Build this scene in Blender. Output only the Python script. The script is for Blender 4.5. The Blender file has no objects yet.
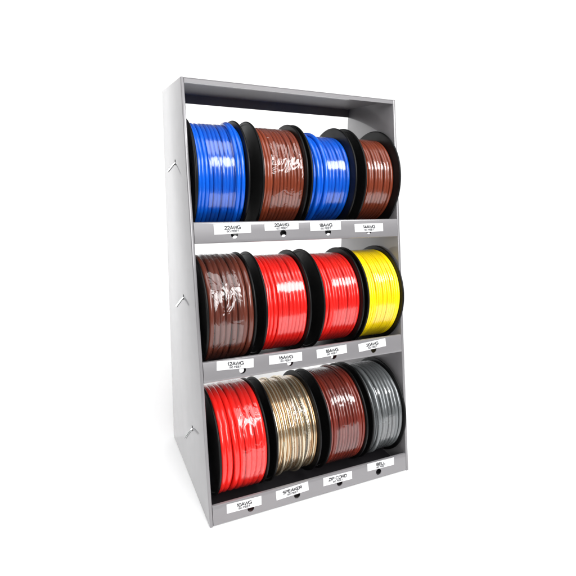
import bpy, bmesh, math, random
from mathutils import Vector, Matrix, noise
PI = math.pi
C = bpy.context.scene.collection
sc = bpy.context.scene

# ------------------------------------------------------------ dimensions (metres)
W, D, H = .3775, .2754, .66          # rack width, depth at the base, height
SL = .12764 / .66                    # lean of the front edge: y = SL * z
T = .0054                            # side panel thickness
SHELF = (.4558, .2507, .0325)        # shelf tops
LIP = .0313                          # lip height
def fy(z): return SL * z

# ------------------------------------------------------------ materials
def mat(name, base, rough=.4, metal=0, coat=0, coatr=.05, spec=.5, bump=0, bscale=60, var=0, vscale=8, rvar=0):
    m = bpy.data.materials.new(name); m.use_nodes = True
    nt = m.node_tree; b = nt.nodes['Principled BSDF']
    b.inputs['Base Color'].default_value = (*base, 1)
    b.inputs['Roughness'].default_value = rough
    b.inputs['Metallic'].default_value = metal
    b.inputs['Coat Weight'].default_value = coat
    b.inputs['Coat Roughness'].default_value = coatr
    b.inputs['Specular IOR Level'].default_value = spec
    tc = nt.nodes.new('ShaderNodeTexCoord')
    if bump:
        n = nt.nodes.new('ShaderNodeTexNoise'); n.inputs['Scale'].default_value = bscale; n.inputs['Detail'].default_value = 4
        bp = nt.nodes.new('ShaderNodeBump'); bp.inputs['Strength'].default_value = bump; bp.inputs['Distance'].default_value = .001
        nt.links.new(tc.outputs['Object'], n.inputs['Vector'])
        nt.links.new(n.outputs['Fac'], bp.inputs['Height'])
        nt.links.new(bp.outputs['Normal'], b.inputs['Normal'])
        if coat: nt.links.new(bp.outputs['Normal'], b.inputs['Coat Normal'])
    if var:
        n = nt.nodes.new('ShaderNodeTexNoise'); n.inputs['Scale'].default_value = vscale; n.inputs['Detail'].default_value = 5
        nt.links.new(tc.outputs['Object'], n.inputs['Vector'])
        mx = nt.nodes.new('ShaderNodeMix'); mx.data_type = 'RGBA'
        mx.inputs[6].default_value = (*[c * (1 - var) for c in base], 1)
        mx.inputs[7].default_value = (*[min(1, c * (1 + var)) for c in base], 1)
        nt.links.new(n.outputs['Fac'], mx.inputs[0]); nt.links.new(mx.outputs[2], b.inputs['Base Color'])
    if rvar:
        n = nt.nodes.new('ShaderNodeTexNoise'); n.inputs['Scale'].default_value = 35; n.inputs['Detail'].default_value = 6
        nt.links.new(tc.outputs['Object'], n.inputs['Vector'])
        mr = nt.nodes.new('ShaderNodeMapRange'); mr.inputs[3].default_value = rough - rvar; mr.inputs[4].default_value = rough + rvar
        nt.links.new(n.outputs['Fac'], mr.inputs[0]); nt.links.new(mr.outputs[0], b.inputs['Roughness'])
    return m

M = {}
M['paint'] = mat('grey_enamel', (.205, .199, .206), .42, .12, .85, .04, bump=.006, bscale=250, var=.05, vscale=14, rvar=.05)
M['paper'] = mat('white_paper', (.9, .9, .9), .8, bump=.02, bscale=30)
M['black'] = mat('black_plastic', (.004, .004, .0042), .42, spec=.22, bump=.08, bscale=90, rvar=.08)
M['liner'] = mat('charcoal_liner', (.022, .020, .023), .35, bump=.1, bscale=200, rvar=.08)
M['steel'] = mat('bright_steel', (.62, .63, .63), .25, 1)
M['slot'] = mat('dark_slot', (.02, .02, .02), .7)
M['sticker'] = mat('sticker_paper', (.70, .70, .70), .45)
M['ink'] = mat('grey_ink', (.03, .03, .035), .5)
M['ink_light'] = mat('faint_ink', (.07, .07, .08), .5)

def wire_mat(name, col, rough=.24, metal=0, var=.06):
    return mat(name, col, rough, metal, .35, .12, bump=.12, bscale=45, var=var, vscale=25, rvar=.06)
WM = {
 'blue': wire_mat('blue_insulation', (.003, .102, .60)),
 'rust': wire_mat('rust_brown_insulation', (.215, .042, .018)),
 'brown': wire_mat('dark_brown_insulation', (.115, .028, .017)),
 'red': wire_mat('red_insulation', (.80, .016, .012)),
 'yellow': wire_mat('yellow_insulation', (.96, .71, .002), .3),
 'maroon': wire_mat('red_brown_insulation', (.150, .019, .011)),
 'grey': wire_mat('grey_insulation', (.165, .175, .18), .26, .45),
 'clear_silver': wire_mat('clear_insulation_tinned', (.66, .58, .43), .22, .8, .15),
 'clear_copper': wire_mat('clear_insulation_copper', (.42, .26, .13), .22, .85, .15),
}

def film_mat(name, wrinkle, seed):
    m = bpy.data.materials.new(name); m.use_nodes = True
    nt = m.node_tree; nt.nodes.clear()
    out = nt.nodes.new('ShaderNodeOutputMaterial')
    tr = nt.nodes.new('ShaderNodeBsdfTransparent'); tr.inputs[0].default_value = (.97, .97, .97, 1)
    gl = nt.nodes.new('ShaderNodeBsdfGlossy'); gl.inputs['Roughness'].default_value = .15
    fr = nt.nodes.new('ShaderNodeLayerWeight'); fr.inputs['Blend'].default_value = .5      # 'Facing' = 1 - |cos|, the same from both sides
    pw = nt.nodes.new('ShaderNodeMath'); pw.operation = 'POWER'; pw.inputs[1].default_value = 4
    mlt = nt.nodes.new('ShaderNodeMath'); mlt.operation = 'MULTIPLY_ADD'; mlt.inputs[1].default_value = .45; mlt.inputs[2].default_value = .085; mlt.use_clamp = True
    mix = nt.nodes.new('ShaderNodeMixShader')
    tc = nt.nodes.new('ShaderNodeTexCoord'); mp = nt.nodes.new('ShaderNodeMapping')
    mp.inputs['Location'].default_value = (seed, seed * .7, 0); mp.inputs['Scale'].default_value = (1.6, 1, 1)
    n1 = nt.nodes.new('ShaderNodeTexNoise'); n1.inputs['Scale'].default_value = 28; n1.inputs['Detail'].default_value = 2; n1.inputs['Distortion'].default_value = 1.5
    v = nt.nodes.new('ShaderNodeTexVoronoi'); v.inputs['Scale'].default_value = 42; v.feature = 'F1'
    ad = nt.nodes.new('ShaderNodeMath'); ad.operation = 'MULTIPLY_ADD'; ad.inputs[1].default_value = .35
    bp = nt.nodes.new('ShaderNodeBump'); bp.inputs['Strength'].default_value = wrinkle; bp.inputs['Distance'].default_value = .004
    L = nt.links.new
    L(tc.outputs['Object'], mp.inputs[0]); L(mp.outputs[0], n1.inputs['Vector']); L(mp.outputs[0], v.inputs['Vector'])
    L(v.outputs['Distance'], ad.inputs[0]); L(n1.outputs['Fac'], ad.inputs[2]); L(ad.outputs[0], bp.inputs['Height'])
    L(bp.outputs[0], gl.inputs['Normal']); L(bp.outputs[0], fr.inputs['Normal'])
    L(fr.outputs['Facing'], pw.inputs[0]); L(pw.outputs[0], mlt.inputs[0]); L(mlt.outputs[0], mix.inputs[0]); L(tr.outputs[0], mix.inputs[1]); L(gl.outputs[0], mix.inputs[2])
    L(mix.outputs[0], out.inputs[0])
    return m

# ------------------------------------------------------------ helpers
def link(name, me, mats, parent=None):
    o = bpy.data.objects.new(name, me); C.objects.link(o)
    for m in (mats if isinstance(mats, (list, tuple)) else [mats]):
        if not me.materials or m.name not in [x.name for x in me.materials if x]: me.materials.append(m)
    if parent: o.parent = parent
    return o
def bm_obj(name, bm, mats, parent=None, smooth=False, angle=None):
    bmesh.ops.recalc_face_normals(bm, faces=bm.faces[:])
    me = bpy.data.meshes.new(name); bm.to_mesh(me); bm.free()
    if smooth:
        for p in me.polygons: p.use_smooth = True
        if angle is not None: me.set_sharp_from_angle(angle=math.radians(angle))
    return link(name, me, mats, parent)
def empty(name, loc):
    o = bpy.data.objects.new(name, None); o.location = loc; o.empty_display_size = .03; C.objects.link(o); return o
def prism(bm, poly, axis, a, b):
    """poly: list of 2-D points; axis 'x': points are (y,z)"""
    def P(p, t): return (t, p[0], p[1]) if axis == 'x' else (p[0], t, p[1])
    va = [bm.verts.new(P(p, a)) for p in poly]; vb = [bm.verts.new(P(p, b)) for p in poly]
    bm.faces.new(va); bm.faces.new(vb[::-1])
    n = len(poly)
    for i in range(n): bm.faces.new((va[i], vb[i], vb[(i+1) % n], va[(i+1) % n]))
def bevel(bm, w, seg=3, sel=None):
    es = [e for e in bm.edges if (sel(e) if sel else True)]
    bmesh.ops.bevel(bm, geom=es, offset=w, segments=seg, affect='EDGES', profile=.5, clamp_overlap=True)
def ribbon(pts, th):
    """closed polygon of a bent sheet: centre line offset to one side by th (pts are the outside line)"""
    inner = []
    for i, p in enumerate(pts):
        a = Vector(pts[max(i-1, 0)]); b = Vector(pts[min(i+1, len(pts)-1)])
        if 0 < i < len(pts)-1:
            d1 = (Vector(p)-a).normalized(); d2 = (b-Vector(p)).normalized()
            n = Vector((-(d1.y+d2.y), d1.x+d2.x)).normalized(); k = th / max(.3, n.dot(Vector((-d1.y, d1.x))))
        else:
            d = (b-a).normalized(); n = Vector((-d.y, d.x)); k = th
        inner.append(tuple(Vector(p)+n*k))
    return list(pts)+inner[::-1]
def arc(c, r, a0, a1, n):
    return [(c[0]+r*math.cos(math.radians(a0+(a1-a0)*i/n)), c[1]+r*math.sin(math.radians(a0+(a1-a0)*i/n))) for i in range(n+1)]
def lathe(bm, prof, seg=128, mi=0):
    """prof: (x, r) points of a closed profile turned about the X axis"""
    rings = []
    for k in range(seg):
        a = 2*PI*k/seg
        rings.append([bm.verts.new((x, r*math.cos(a), r*math.sin(a))) for x, r in prof])
    n = len(prof)
    for k in range(seg):
        A, B = rings[k], rings[(k+1) % seg]
        for i in range(n):
            bm.faces.new((A[i], A[(i+1) % n], B[(i+1) % n], B[i]))
def tube(bm, pts, r, seg=10, closed=False):
    rings = []; up = None
    for i, p in enumerate(pts):
        a = pts[max(i-1, 0)]; b = pts[min(i+1, len(pts)-1)]
        t = (Vector(b)-Vector(a)).normalized()
        if up is None:
            up = Vector((1, 0, 0)) if abs(t.x) < .8 else Vector((0, 0, 1))
        u = (up - t*up.dot(t)).normalized(); w = t.cross(u); up = u
        rings.append([bm.verts.new(Vector(p)+r*(math.cos(2*PI*j/seg)*u+math.sin(2*PI*j/seg)*w)) for j in range(seg)])
    for A, B in zip(rings, rings[1:]):
        for j in range(seg): bm.faces.new((A[j], A[(j+1) % seg], B[(j+1) % seg], B[j]))
    bm.faces.new(rings[0][::-1]); bm.faces.new(rings[-1])

# ------------------------------------------------------------ the white paper sweep
bm = bmesh.new()
prof = [(-.75, 0), (0, 0), (.3, 0), (.9, 0), (1.5, 0)]+[(1.5+.6*math.sin(a), .6-.6*math.cos(a)) for a in [i*PI/2/16 for i in range(1, 17)]]+[(2.1, 1.6), (2.1, 3.0)]
xs = [-4+.5*i for i in range(24)]
g = [[bm.verts.new((x, y, z)) for x in xs] for y, z in prof]
for i in range(len(g)-1):
    for j in range(len(xs)-1): bm.faces.new((g[i][j], g[i][j+1], g[i+1][j+1], g[i+1][j]))
fl = bm_obj('floor', bm, M['paper'], smooth=True); fl['kind'] = 'structure'

# ------------------------------------------------------------ the rack
rack = empty('display_rack', (W/2, 0, 0))
rack['label'] = 'tall grey metal display rack with three shelves and open back, standing on white floor'
rack['category'] = 'display rack'
OFF = Vector((-W/2, 0, 0))
def rack_part(o): o.location = OFF; return o

def side_panel(x0, x1):
    bm = bmesh.new()
    prism(bm, [(0, 0), (D, 0), (D, H), (fy(H), H)], 'x', x0, x1)
    bevel(bm, .0016, 3)
    return rack_part(bm_obj('side_panel', bm, M['paint'], rack, True, 40))
left = side_panel(0, T); right = side_panel(W-T, W)

# wire pins that stick out through slots in the left panel
for y, z in ((.1795, .5381), (.1449, .3257), (.1032, .1107)):
    bm = bmesh.new()
    pts = [(.004, y, z+.0025), (-.001, y, z+.002), (-.0035, y-.0002, z-.0005), (-.0080, y-.001, z-.0058), (-.0128, y-.002, z-.0112)]
    tube(bm, pts, .0019, 14)
    o = bm_obj('wire_pin', bm, M['steel'], left, True, 60)
    bm = bmesh.new()
    prism(bm, [(y-.0026, z-.001), (y+.0026, z-.001), (y+.0026, z+.0075), (y-.0026, z+.0075)], 'x', -.0003, .0012)
    bm_obj('slot', bm, M['slot'], left)

# top panel: bent front edge, flat sheet, flange turned down along the back
bm = bmesh.new()
y0 = fy(H); th = .0014
outer = [(fy(H-.0072)+.0006, H-.0072), (fy(H-.002), H-.0022), (y0+.0016, H-.0003), (y0+.0045, H-.0002), (D-.002, H-.0002), (D-.0006, H-.0016), (D-.0006, H-.017)]
prism(bm, ribbon(outer, -th), 'x', T, W-T)
top = rack_part(bm_obj('top_panel', bm, M['paint'], rack, True, 35))

# shelves with drop lips and round holes
HOLES = (.0671, .1484, .2300, .3110)
def shelf(zt):
    bm = bmesh.new()
    zb = zt-LIP
    f = lambda z: fy(z)+.0003
    # from the hem inside the lip, over its top, down the front, back along the floor, small flange at the rear
    outer = [(f(zt-.004)+.0048, zt-.0052), (f(zt)+.0050, zt-.0012), (f(zt)+.0042, zt-.0002), (f(zt)+.0020, zt), (f(zt-.0006)+.0006, zt-.0006), (f(zt-.002), zt-.002),
             (f(zb+.0026), zb+.0026), (f(zb+.0010)+.0004, zb+.0010), (f(zb)+.0014, zb+.0002), (f(zb)+.003, zb), (D-.004, zb), (D-.0025, zb+.0012), (D-.0025, zb+.012)]
    prism(bm, ribbon(outer, .0012), 'x', T+.0003, W-T-.0003)
    o = rack_part(bm_obj('shelf', bm, M['paint'], rack, True, 35))
    cb = bmesh.new()
    for hx in HOLES:
        mt = Matrix.Translation((hx, f(zt-.0195), zt-.0195)) @ Matrix.Rotation(PI/2, 4, 'X')
        bmesh.ops.create_cone(cb, cap_ends=True, segments=40, radius1=.0056, radius2=.0056, depth=.012, matrix=mt)
    co = bm_obj('cutter', cb, M['paint']); co.location = OFF
    co.parent = rack
    bpy.context.view_layer.update()
    mod = o.modifiers.new('b', 'BOOLEAN'); mod.operation = 'DIFFERENCE'; mod.object = co; mod.solver = 'EXACT'
    bpy.context.view_layer.update()
    me = bpy.data.meshes.new_from_object(o.evaluated_get(bpy.context.evaluated_depsgraph_get()))
    o.modifiers.clear(); o.data = me; me.name = 'shelf'
    for p in me.polygons: p.use_smooth = True
    me.set_sharp_from_angle(angle=math.radians(30))
    bpy.data.objects.remove(co)
    return o
shelves = [shelf(z) for z in SHELF]
MAT_T = .0008
for z, so in zip(SHELF, shelves):
    bm = bmesh.new(); zb = z-LIP+.0012
    prism(bm, [(fy(z)+.0052, zb), (D-.006, zb), (D-.006, zb+MAT_T), (fy(z)+.0052, zb+MAT_T)], 'x', T+.0012, W-T-.0012)
    lo = bm_obj('shelf_liner', bm, M['liner'], so); lo['label'] = 'dark charcoal liner on the floor of the shelf'
HOLE_GLINT = ((0, 0, .0016, -.0058), (0, 1, .0016, -.0066), (0, 2, .0018, -.0064), (0, 3, .0008, -.0074), (1, 0, -.0016, -.0004), (1, 1, -.0018, -.0006), (1, 2, -.0048, -.0010))  # added white discs: imitate the bright backdrop glinting through the lip holes
for si, hi, dx, dz in HOLE_GLINT:
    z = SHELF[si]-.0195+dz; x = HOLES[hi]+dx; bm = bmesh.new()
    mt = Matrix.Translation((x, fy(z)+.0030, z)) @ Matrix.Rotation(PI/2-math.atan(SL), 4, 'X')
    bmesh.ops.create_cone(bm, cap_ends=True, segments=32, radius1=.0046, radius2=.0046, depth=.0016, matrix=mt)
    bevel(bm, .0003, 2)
    po = bm_obj('hole_glint', bm, M['sticker'], shelves[si], True, 40)

# stickers: centre x, centre z, width, height, tilt, text
def _arc(cx, cy, rx, ry, a0, a1, n=14):
    return [(cx+rx*math.cos(math.radians(a0+(a1-a0)*i/n)), cy+ry*math.sin(math.radians(a0+(a1-a0)*i/n))) for i in range(n+1)]
def _sq(cx, cy, rx, ry, a0, a1, n=22):      # rounder-shouldered bowl
    o = []
    for i in range(n+1):
        a = math.radians(a0+(a1-a0)*i/n); c, s_ = math.cos(a), math.sin(a)
        o.append((cx+rx*math.copysign(abs(c)**.85, c), cy+ry*math.copysign(abs(s_)**.85, s_)))
    return o
GL = {   # glyph: (advance, strokes), cap height 1
 '0': (.66, [_sq(.28, .5, .26, .5, 0, 360)]), 'O': (.86, [_sq(.38, .5, .36, .5, 0, 360)]),
 '1': (.50, [[(.08, .76), (.28, 1), (.28, 0)]]), '2': (.66, [_arc(.28, .72, .25, .28, 165, -30)+[(.04, .02), (.56, .02)]]),
 '4': (.66, [[(.42, 0), (.42, 1), (.02, .3), (.58, .3)]]), '5': (.66, [[(.5, .98), (.12, .98), (.07, .52)]+_arc(.27, .32, .26, .32, 130, -150)]),
 '6': (.66, [_sq(.29, .31, .25, .31, 0, 360), _arc(.36, .45, .32, .54, 75, 190)]),
 '8': (.66, [_sq(.28, .75, .21, .25, 0, 360), _sq(.28, .26, .26, .26, 0, 360)]),
 'A': (.74, [[(.0, 0), (.33, 1), (.66, 0)], [(.11, .33), (.55, .33)]]), 'W': (.98, [[(0, 1), (.22, 0), (.45, .95), (.68, 0), (.90, 1)]]),
 'G': (.84, [_sq(.39, .5, .37, .5, 40, 325)+[(.74, .12), (.74, .46), (.42, .46)]]),
 'S': (.70, [_arc(.31, .75, .25, .25, 25, 230, 12)+_arc(.31, .26, .28, .26, 55, -155, 12)]),
 'P': (.68, [[(.05, 0), (.05, 1), (.34, 1)]+_arc(.34, .74, .24, .26, 90, -90, 10)+[(.05, .48)]]),
 'E': (.66, [[(.56, .99), (.05, .99), (.05, .01), (.58, .01)], [(.05, .52), (.52, .52)]]),
 'F': (.62, [[(.55, .99), (.05, .99), (.05, 0)], [(.05, .5), (.48, .5)]]),
 'K': (.70, [[(.05, 0), (.05, 1)], [(.58, 1), (.05, .4)], [(.24, .6), (.62, 0)]]),
 'R': (.72, [[(.05, 0), (.05, 1), (.34, 1)]+_arc(.34, .75, .24, .25, 90, -90, 10)+[(.05, .5)], [(.36, .5), (.60, 0)]]),
 'Z': (.66, [[(.04, .98), (.56, .98), (.02, .02), (.58, .02)]]), 'I': (.26, [[(.1, 0), (.1, 1)]]),
 'C': (.80, [_sq(.39, .5, .37, .5, 42, 318)]), 'D': (.78, [[(.05, 0), (.05, 1), (.3, 1)]+_arc(.3, .5, .38, .5, 90, -90)+[(.05, 0)]]),
 'B': (.70, [[(.05, 0), (.05, 1), (.33, 1)]+_arc(.33, .77, .2, .23, 90, -90, 8)+[(.05, .54)], [(.33, .54)]+_arc(.33, .27, .25, .27, 90, -90, 8)+[(.05, 0)]]),
 'L': (.58, [[(.05, 1), (.05, .01), (.5, .01)]]), 'T': (.66, [[(.02, .99), (.58, .99)], [(.3, .99), (.3, 0)]]), ' ': (.34, [])}
def add_text(bm, body, cap, width, dz, y, mi, half):
    adv = sum(GL[c][0] for c in body)-.06; k = width/adv; x = -width/2
    for n_, c in enumerate(body):
        for st in GL[c][1]:
            P = [Vector((x+p[0]*k, (p[1]-.5)*cap+dz)) for p in st]
            A, B = [], []
            for i, p in enumerate(P):
                a = P[max(i-1, 0)]; b = P[min(i+1, len(P)-1)]
                if 0 < i < len(P)-1:
                    d1 = (p-a).normalized(); d2 = (b-p).normalized(); n = Vector((-(d1.y+d2.y), d1.x+d2.x))
                    n = n.normalized() if n.length > 1e-6 else Vector((-d1.y, d1.x))
                    q = half/max(.45, n.dot(Vector((-d1.y, d1.x))))
                else:
                    d = (b-a).normalized(); n = Vector((-d.y, d.x)); q = half
                yy = y-(n_ % 2)*8e-6-GL[c][1].index(st)*1.6e-5
                A.append(bm.verts.new((p.x+n.x*q, yy, p.y+n.y*q))); B.append(bm.verts.new((p.x-n.x*q, yy, p.y-n.y*q)))
            for i in range(len(P)-1):
                f = bm.faces.new((A[i], B[i], B[i+1], A[i+1])); f.material_index = mi
        x += GL[c][0]*k
ST = [
 (0, .0646, .4456, .0584, .0152, 1.7, '22AWG', .0255), (0, .1463, .4480, .0590, .0130, 1.6, '20AWG', .0255),
 (0, .2258, .4461, .0580, .0143, 1.0, '18AWG', .0245), (0, .3114, .4417, .0585, .0141, .3, '14AWG', .0250),
 (1, .0560, .2416, .0592, .0140, -3.4, '12AWG', .0265), (1, .1410, .2395, .0583, .0144, -1.5, '16AWG', .0255),
 (1, .2265, .2394, .0583, .0144, 1.7, '18AWG', .0245), (1, .3083, .2398, .0571, .0142, 3.5, '20AWG', .0250),
 (2, .0566, .0220, .0575, .0146, -1.3, '10AWG', .0250), (2, .1403, .0225, .0587, .0152, 2.1, 'SPEAKER', .0350),
 (2, .2265, .0219, .0570, .0144, -1.2, 'ZIP CORD', .0360), (2, .3162, .0255, .0573, .0135, -1.2, 'BELL', .0190)]
for si, cx, cz, w, h, ang, txt, tw in ST:
    bm = bmesh.new()
    n = 8
    th = .00025
    # a thin sheet, its lower edge lifting very slightly
    prism(bm, [(-w/2, -h/2), (w/2, -h/2), (w/2, h/2), (-w/2, h/2)], 'y', -th, .0000)
    bmesh.ops.recalc_face_normals(bm, faces=bm.faces[:])
    add_text(bm, txt, .0047, tw, .0016, -th-.00020, 1, .00066)
    add_text(bm, '50 FEET', .0025, .0195, -.0038, -th-.00020, 2, .00040)
    me = bpy.data.meshes.new('sticker'); bm.to_mesh(me); bm.free()
    for m_ in (M['sticker'], M['ink'], M['ink_light']): me.materials.append(m_)
    o = bpy.data.objects.new('sticker', me); C.objects.link(o); o.parent = shelves[si]
    lean = math.atan(SL)
    R = Matrix.Rotation(-lean, 4, 'X') @ Matrix.Rotation(-math.radians(ang), 4, 'Y')
    nrm = Vector((0, -1, SL)).normalized()
    o.matrix_local = Matrix.Translation(Vector((cx, fy(cz)+.0003, cz))+nrm*.0002) @ R
    o['label'] = 'white sticker printed ' + txt + ' in grey letters'

# ------------------------------------------------------------ spools
RFS = (.0915, .0893, .0898)              # flange radius on each shelf
def flange_mesh(R):
    bm = bmesh.new()
    # outer face towards -x; stepped disc with a fat rolled rim and a raised ring
    pr = [(0, .012), (0, R-.004)]
    pr += [(-.0018+.0018*math.cos(a), R-.0018+.0018*math.sin(a)) for a in [PI*i/8 for i in range(0, 9)]][0:]
    pr += [(-.0036, R-.0045), (-.0022, R-.0055), (-.0022, .024), (-.0030, .023), (-.0030, .012)]
    lathe(bm, pr, 160)
    me = bpy.data.meshes.new('flange'); bmesh.ops.recalc_face_normals(bm, faces=bm.faces[:]); bm.to_mesh(me); bm.free()
    for p in me.polygons: p.use_smooth = True
    me.set_sharp_from_angle(angle=math.radians(45)); me.materials.append(M['black'])
    return me
FL = [flange_mesh(r) for r in RFS]

def coil_mesh(width, rc, N, seed, extra=(), mats=1, mess=.20):
    """one continuous helical winding of N turns, outer radius rc, plus a layer under it"""
    rnd = random.Random(seed)
    d = width/N; r = d*.50
    S = 112
    bm = bmesh.new()
    def path(turns, x0, rad, x_end, ph, amp, s):
        pts = []
        n = int(turns*S)
        for k in range(n+1):
            a = 2*PI*k/S; w_ = k/S
            t_ = turns-1e-6
            q_ = min(w_, t_); fl_ = math.floor(q_); fr_ = (q_-fl_-.84)/.16; fr_ = max(0, min(1, fr_)); fr_ = fr_*fr_*(3-2*fr_)
            x = x0+(x_end-x0)*min(1, (fl_+(fr_ if fl_ < turns-1 else 0)+.12*(q_-fl_-.5))/(turns-1))
            th = a % (2*PI)
            nz = noise.noise(Vector((math.cos(th)*.9+s, math.sin(th)*.9, w_*.9+s*3)))
            n2 = noise.noise(Vector((math.cos(th)*1.2-s, math.sin(th)*1.2, w_*1.3+s*5)))
            x += amp*d*nz*2; x = max(r, min(width-r, x))
            rr = rad+n2*d*.11
            pts.append((x, rr*math.cos(a+ph), rr*math.sin(a+ph)))
        return pts
    s = seed*1.37
    faces0 = 0
    if mats == 2:
        # twin-lead flat cable: two cores side by side
        for q in range(2):
            off = (q-.5)*d*.5
            rr = d*.27
            pts = path(N, d*.52, rc-rr, width-d*.52, 0, mess, s)
            pts = [(p[0]+off, p[1], p[2]) for p in pts]
            tube(bm, pts, rr, 10)
            for f in bm.faces:
                if f.index < 0 or f.index >= faces0: pass
            bm.faces.ensure_lookup_table()
            for i in range(faces0, len(bm.faces)): bm.faces[i].material_index = q
            faces0 = len(bm.faces)
        under = rc-d*.55
    else:
        tube(bm, path(N, r, rc-r, width-r, 0, mess, s), r*1.0, 12)
        tube(bm, path(N-1, width-d*.9, rc-r-d*.82, d*.9, 1, mess, s+7), r, 8)
        under = rc-d*1.5
    for (xa, xb, turns, ph) in extra:       # a few turns riding on top of the layer
        pts = []
        n = int(turns*S)
        for k in range(n+1):
            t = k/n; a = ph+2*PI*k/S
            e = min(1, t*n/14, (1-t)*n/14); e = e*e*(3-2*e)
            x = (xa+(xb-xa)*t)*width + d*.15*math.sin(a*1.3+seed)
            rr = rc-r+(d*.80)*e-d*.3*(1-e)
            pts.append((x, rr*math.cos(a), rr*math.sin(a)))
        tube(bm, pts, r*(.6 if mats == 2 else 1), 12)
    pr = [(.0002, under-.004), (width-.0002, under-.004), (width-.0002, under), (.0002, under)]
    lathe(bm, pr, 96)
    bmesh.ops.recalc_face_normals(bm, faces=bm.faces[:])
    me = bpy.data.meshes.new('wire_coil'); bm.to_mesh(me); bm.free()
    for p in me.polygons: p.use_smooth = True
    return me

def film_mesh(a, b, rf, seed, pitch):
    bm = bmesh.new(); S = 180; n = int((b-a)/pitch*9)
    g = []
    for k in range(S):
        t = 2*PI*k/S; row = []
        ja = .0012*noise.noise(Vector((math.cos(t)*2, math.sin(t)*2, seed))); jb = .0012*noise.noise(Vector((math.cos(t)*2, math.sin(t)*2, seed+9)))
        for j in range(n+1):
            x = a+ja+(b+jb-a-ja)*j/n
            rr = rf+.00035*noise.noise(Vector((x*70, math.cos(t)*3+seed, math.sin(t)*3)))
            rr -= .00006*(1+math.cos(2*PI*x/pitch))*(1+.6*noise.noise(Vector((x*200, math.cos(t)*5, seed))))
            row.append(bm.verts.new((x, rr*math.cos(t), rr*math.sin(t))))
        g.append(row)
    for k in range(S):
        A, B = g[k], g[(k+1) % S]
        for j in range(n): bm.faces.new((A[j], B[j], B[j+1], A[j+1]))
    me = bpy.data.meshes.new('film_wrap'); bmesh.ops.recalc_face_normals(bm, faces=bm.faces[:]); bm.to_mesh(me); bm.free()
    for p in me.polygons: p.use_smooth = True
    return me

# row, xl, xr(inner faces), coil radius, turns, colour, film a..b (fraction), film wrinkle, extra turns, label
AX = [(.1739, .4558-LIP+.0021+RFS[0]), (.1350, .2507-LIP+.0021+RFS[1]), (.0975, .0325-LIP+.0021+RFS[2])]
SP = [
 (0, .0129, .0888, .0835, 12, 'blue', .24, .80, .05, [(.80, .92, 1.5, 1.2)], 'spool of glossy blue wire on top shelf above the 22AWG sticker, beside left side panel'),
 (0, .1153, .1862, .0830, 12, 'rust', .22, .97, .75, [], 'spool of rust brown wire on top shelf between two blue spools, crinkled film'),
 (0, .1984, .2768, .0752, 11, 'blue', .42, .93, .07, [(.12, .42, 1.6, .6)], 'spool of blue wire on top shelf between two brown spools, above the 18AWG sticker'),
 (0, .3001, .3665, .0752, 10, 'rust', .20, .90, .16, [], 'rightmost spool on top shelf, rust brown wire, above the 14AWG sticker'),
 (1, .0164, .0876, .0875, 8, 'brown', .08, .74, .75, [], 'spool of thick dark brown wire on middle shelf, beside left side panel'),
 (1, .1093, .1822, .0820, 11, 'red', .30, .94, .05, [], 'spool of red wire on middle shelf between brown spool and another red spool'),
 (1, .2110, .2832, .0800, 12, 'red', .30, .93, .05, [], 'spool of red wire on middle shelf directly left of the yellow spool'),
 (1, .2971, .3665, .0820, 15, 'yellow', .25, .85, .14, [], 'spool of bright yellow wire at right end of middle shelf'),
 (2, .0225, .0972, .0886, 8, 'red', .44, .93, .55, [], 'spool of thick bright red wire on bottom shelf above the 10AWG sticker'),
 (2, .1160, .1905, .0812, 11, 'speaker', .36, .82, .95, [(.55, .75, 1.2, .4), (.15, .30, .9, 2.6)], 'spool of clear gold and silver speaker wire on bottom shelf'),
 (2, .2130, .2828, .0860, 12, 'maroon', .16, .80, .30, [(.70, .78, .35, .5)], 'spool of dark red brown cord on bottom shelf between speaker wire and grey spools'),
 (2, .2995, .3645, .0842, 9, 'grey', .22, .75, .16, [(.10, .25, .55, 1.0)], 'spool of grey wire at right end of bottom shelf above the BELL sticker'),
]
for i, (row, xl, xr, rc, N, colr, fa, fb, wr, extra, lab) in enumerate(SP):
    yc, zc = AX[row]; w = xr-xl; RF = RFS[row]
    sp = empty('wire_spool', ((xl+xr)/2, yc, zc-RF))
    sp['label'] = lab; sp['category'] = 'wire spool'; sp['group'] = 'spools of wire on the rack shelves'
    def put(o, x, rot=None):
        o.parent = sp; o.location = (x-(xl+xr)/2, 0, RF)
        if rot: o.rotation_euler = rot
        return o
    fl_ = bpy.data.objects.new('flange', FL[row]); C.objects.link(fl_); put(fl_, xl, (i*.7, 0, 0))
    fr_ = bpy.data.objects.new('flange', FL[row]); C.objects.link(fr_); put(fr_, xr, (i*.4, 0, PI))
    bm = bmesh.new(); lathe(bm, [(.0005, .010), (w-.0005, .010), (w-.0005, .030), (.0005, .030)], 64)
    put(bm_obj('core', bm, M['black'], None, True, 40), xl)
    if colr == 'speaker':
        me = coil_mesh(w, rc, N, i+1, extra, 2, .42); ms = [WM['clear_silver'], WM['clear_copper']]
    else:
        me = coil_mesh(w, rc, N, i+1, extra); ms = [WM[colr]]
    for m_ in ms: me.materials.append(m_)
    co = bpy.data.objects.new('wire_coil', me); C.objects.link(co); put(co, xl)
    fm = film_mesh(w*fa, w*fb, rc+.0006, i*3.1, w/N); fm.materials.append(film_mat('clear_film', wr, i*1.7))
    fo = bpy.data.objects.new('film_wrap', fm); C.objects.link(fo); put(fo, xl)

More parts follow.
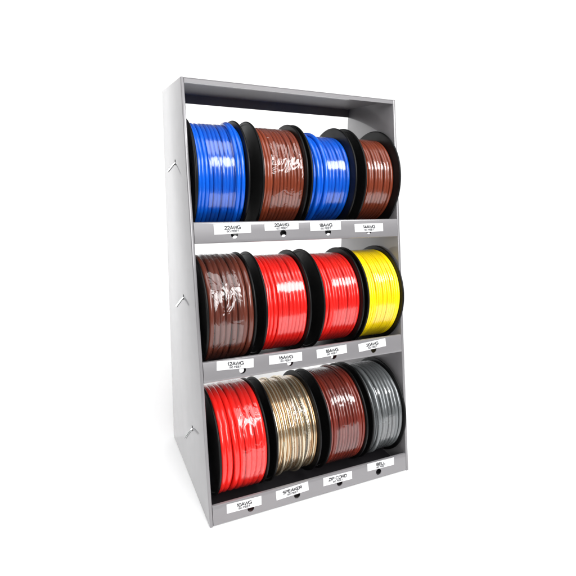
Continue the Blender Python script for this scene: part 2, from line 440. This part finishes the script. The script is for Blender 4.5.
# ------------------------------------------------------------ lamps
def area(name, loc, target, sx, sy, power, col=(1, 1, 1)):
    l = bpy.data.lights.new(name, 'AREA'); l.shape = 'RECTANGLE'; l.size = sx; l.size_y = sy; l.energy = power; l.color = col
    o = bpy.data.objects.new(name, l); C.objects.link(o); o.location = loc
    o.rotation_euler = (Vector(target)-Vector(loc)).to_track_quat('-Z', 'Y').to_euler()
    return o
tgt = Vector((.19, .05, .33)); az = math.radians(32); el = math.radians(43); dist = 1.5
kp = tgt+dist*Vector((math.sin(az)*math.cos(el), -math.cos(az)*math.cos(el), math.sin(el)))
area('softbox_lamp', kp, tgt, .80, .44, 15)
area('overhead_lamp', (-.6, -.62, 2.9), (-.5, -.2, 0), 3.6, 1.6, 56)
area('front_fill', (-.32, -2.5, 1.7), (.15, .05, .3), 1.7, 1.5, 82)  # unseen fill, added to brighten the shelf lips and coil fronts
area('left_fill', (-2.4, .9, 2.2), (-.5, .3, 0), 1.3, 1.1, 13)  # unseen fill, added to lighten the floor shadow left of the base
area('backdrop_lamp', (1.6, .75, 2.4), (1.6, 1.75, 2.18), 8.6, .5, 84)
area('backdrop_lamp_right', (4.3, .7, 1.9), (3.9, 2.1, .9), 1.8, .8, 26)

wd = bpy.data.worlds.new('World'); sc.world = wd; wd.use_nodes = True
wd.node_tree.nodes['Background'].inputs[0].default_value = (.9, .92, 1, 1)
wd.node_tree.nodes['Background'].inputs[1].default_value = .04

# ------------------------------------------------------------ camera
cd = bpy.data.cameras.new('camera'); cam = bpy.data.objects.new('camera', cd); C.objects.link(cam)
cd.sensor_width = 36; cd.lens = 466.4964/576*36; cd.clip_start = .01; cd.clip_end = 100
yaw, pit, rol = .43616241, .24122813, .02796402
fw = Vector((math.sin(yaw)*math.cos(pit), math.cos(yaw)*math.cos(pit), -math.sin(pit)))
r = Vector((math.cos(yaw), -math.sin(yaw), 0)); u = r.cross(fw)
r2 = r*math.cos(rol)+u*math.sin(rol); u2 = -r*math.sin(rol)+u*math.cos(rol)
mw = Matrix((r2, u2, -fw)).transposed().to_4x4(); mw.translation = (-.15608893, -.59190732, .52957316)
cam.matrix_world = mw
sc.camera = cam
vs = sc.view_settings
sc.display_settings.display_device = 'sRGB'
vs.view_transform = 'Standard'; vs.look = 'None'; vs.exposure = 0; vs.gamma = 1
sc.cycles.max_bounces = 10; sc.cycles.transparent_max_bounces = 12
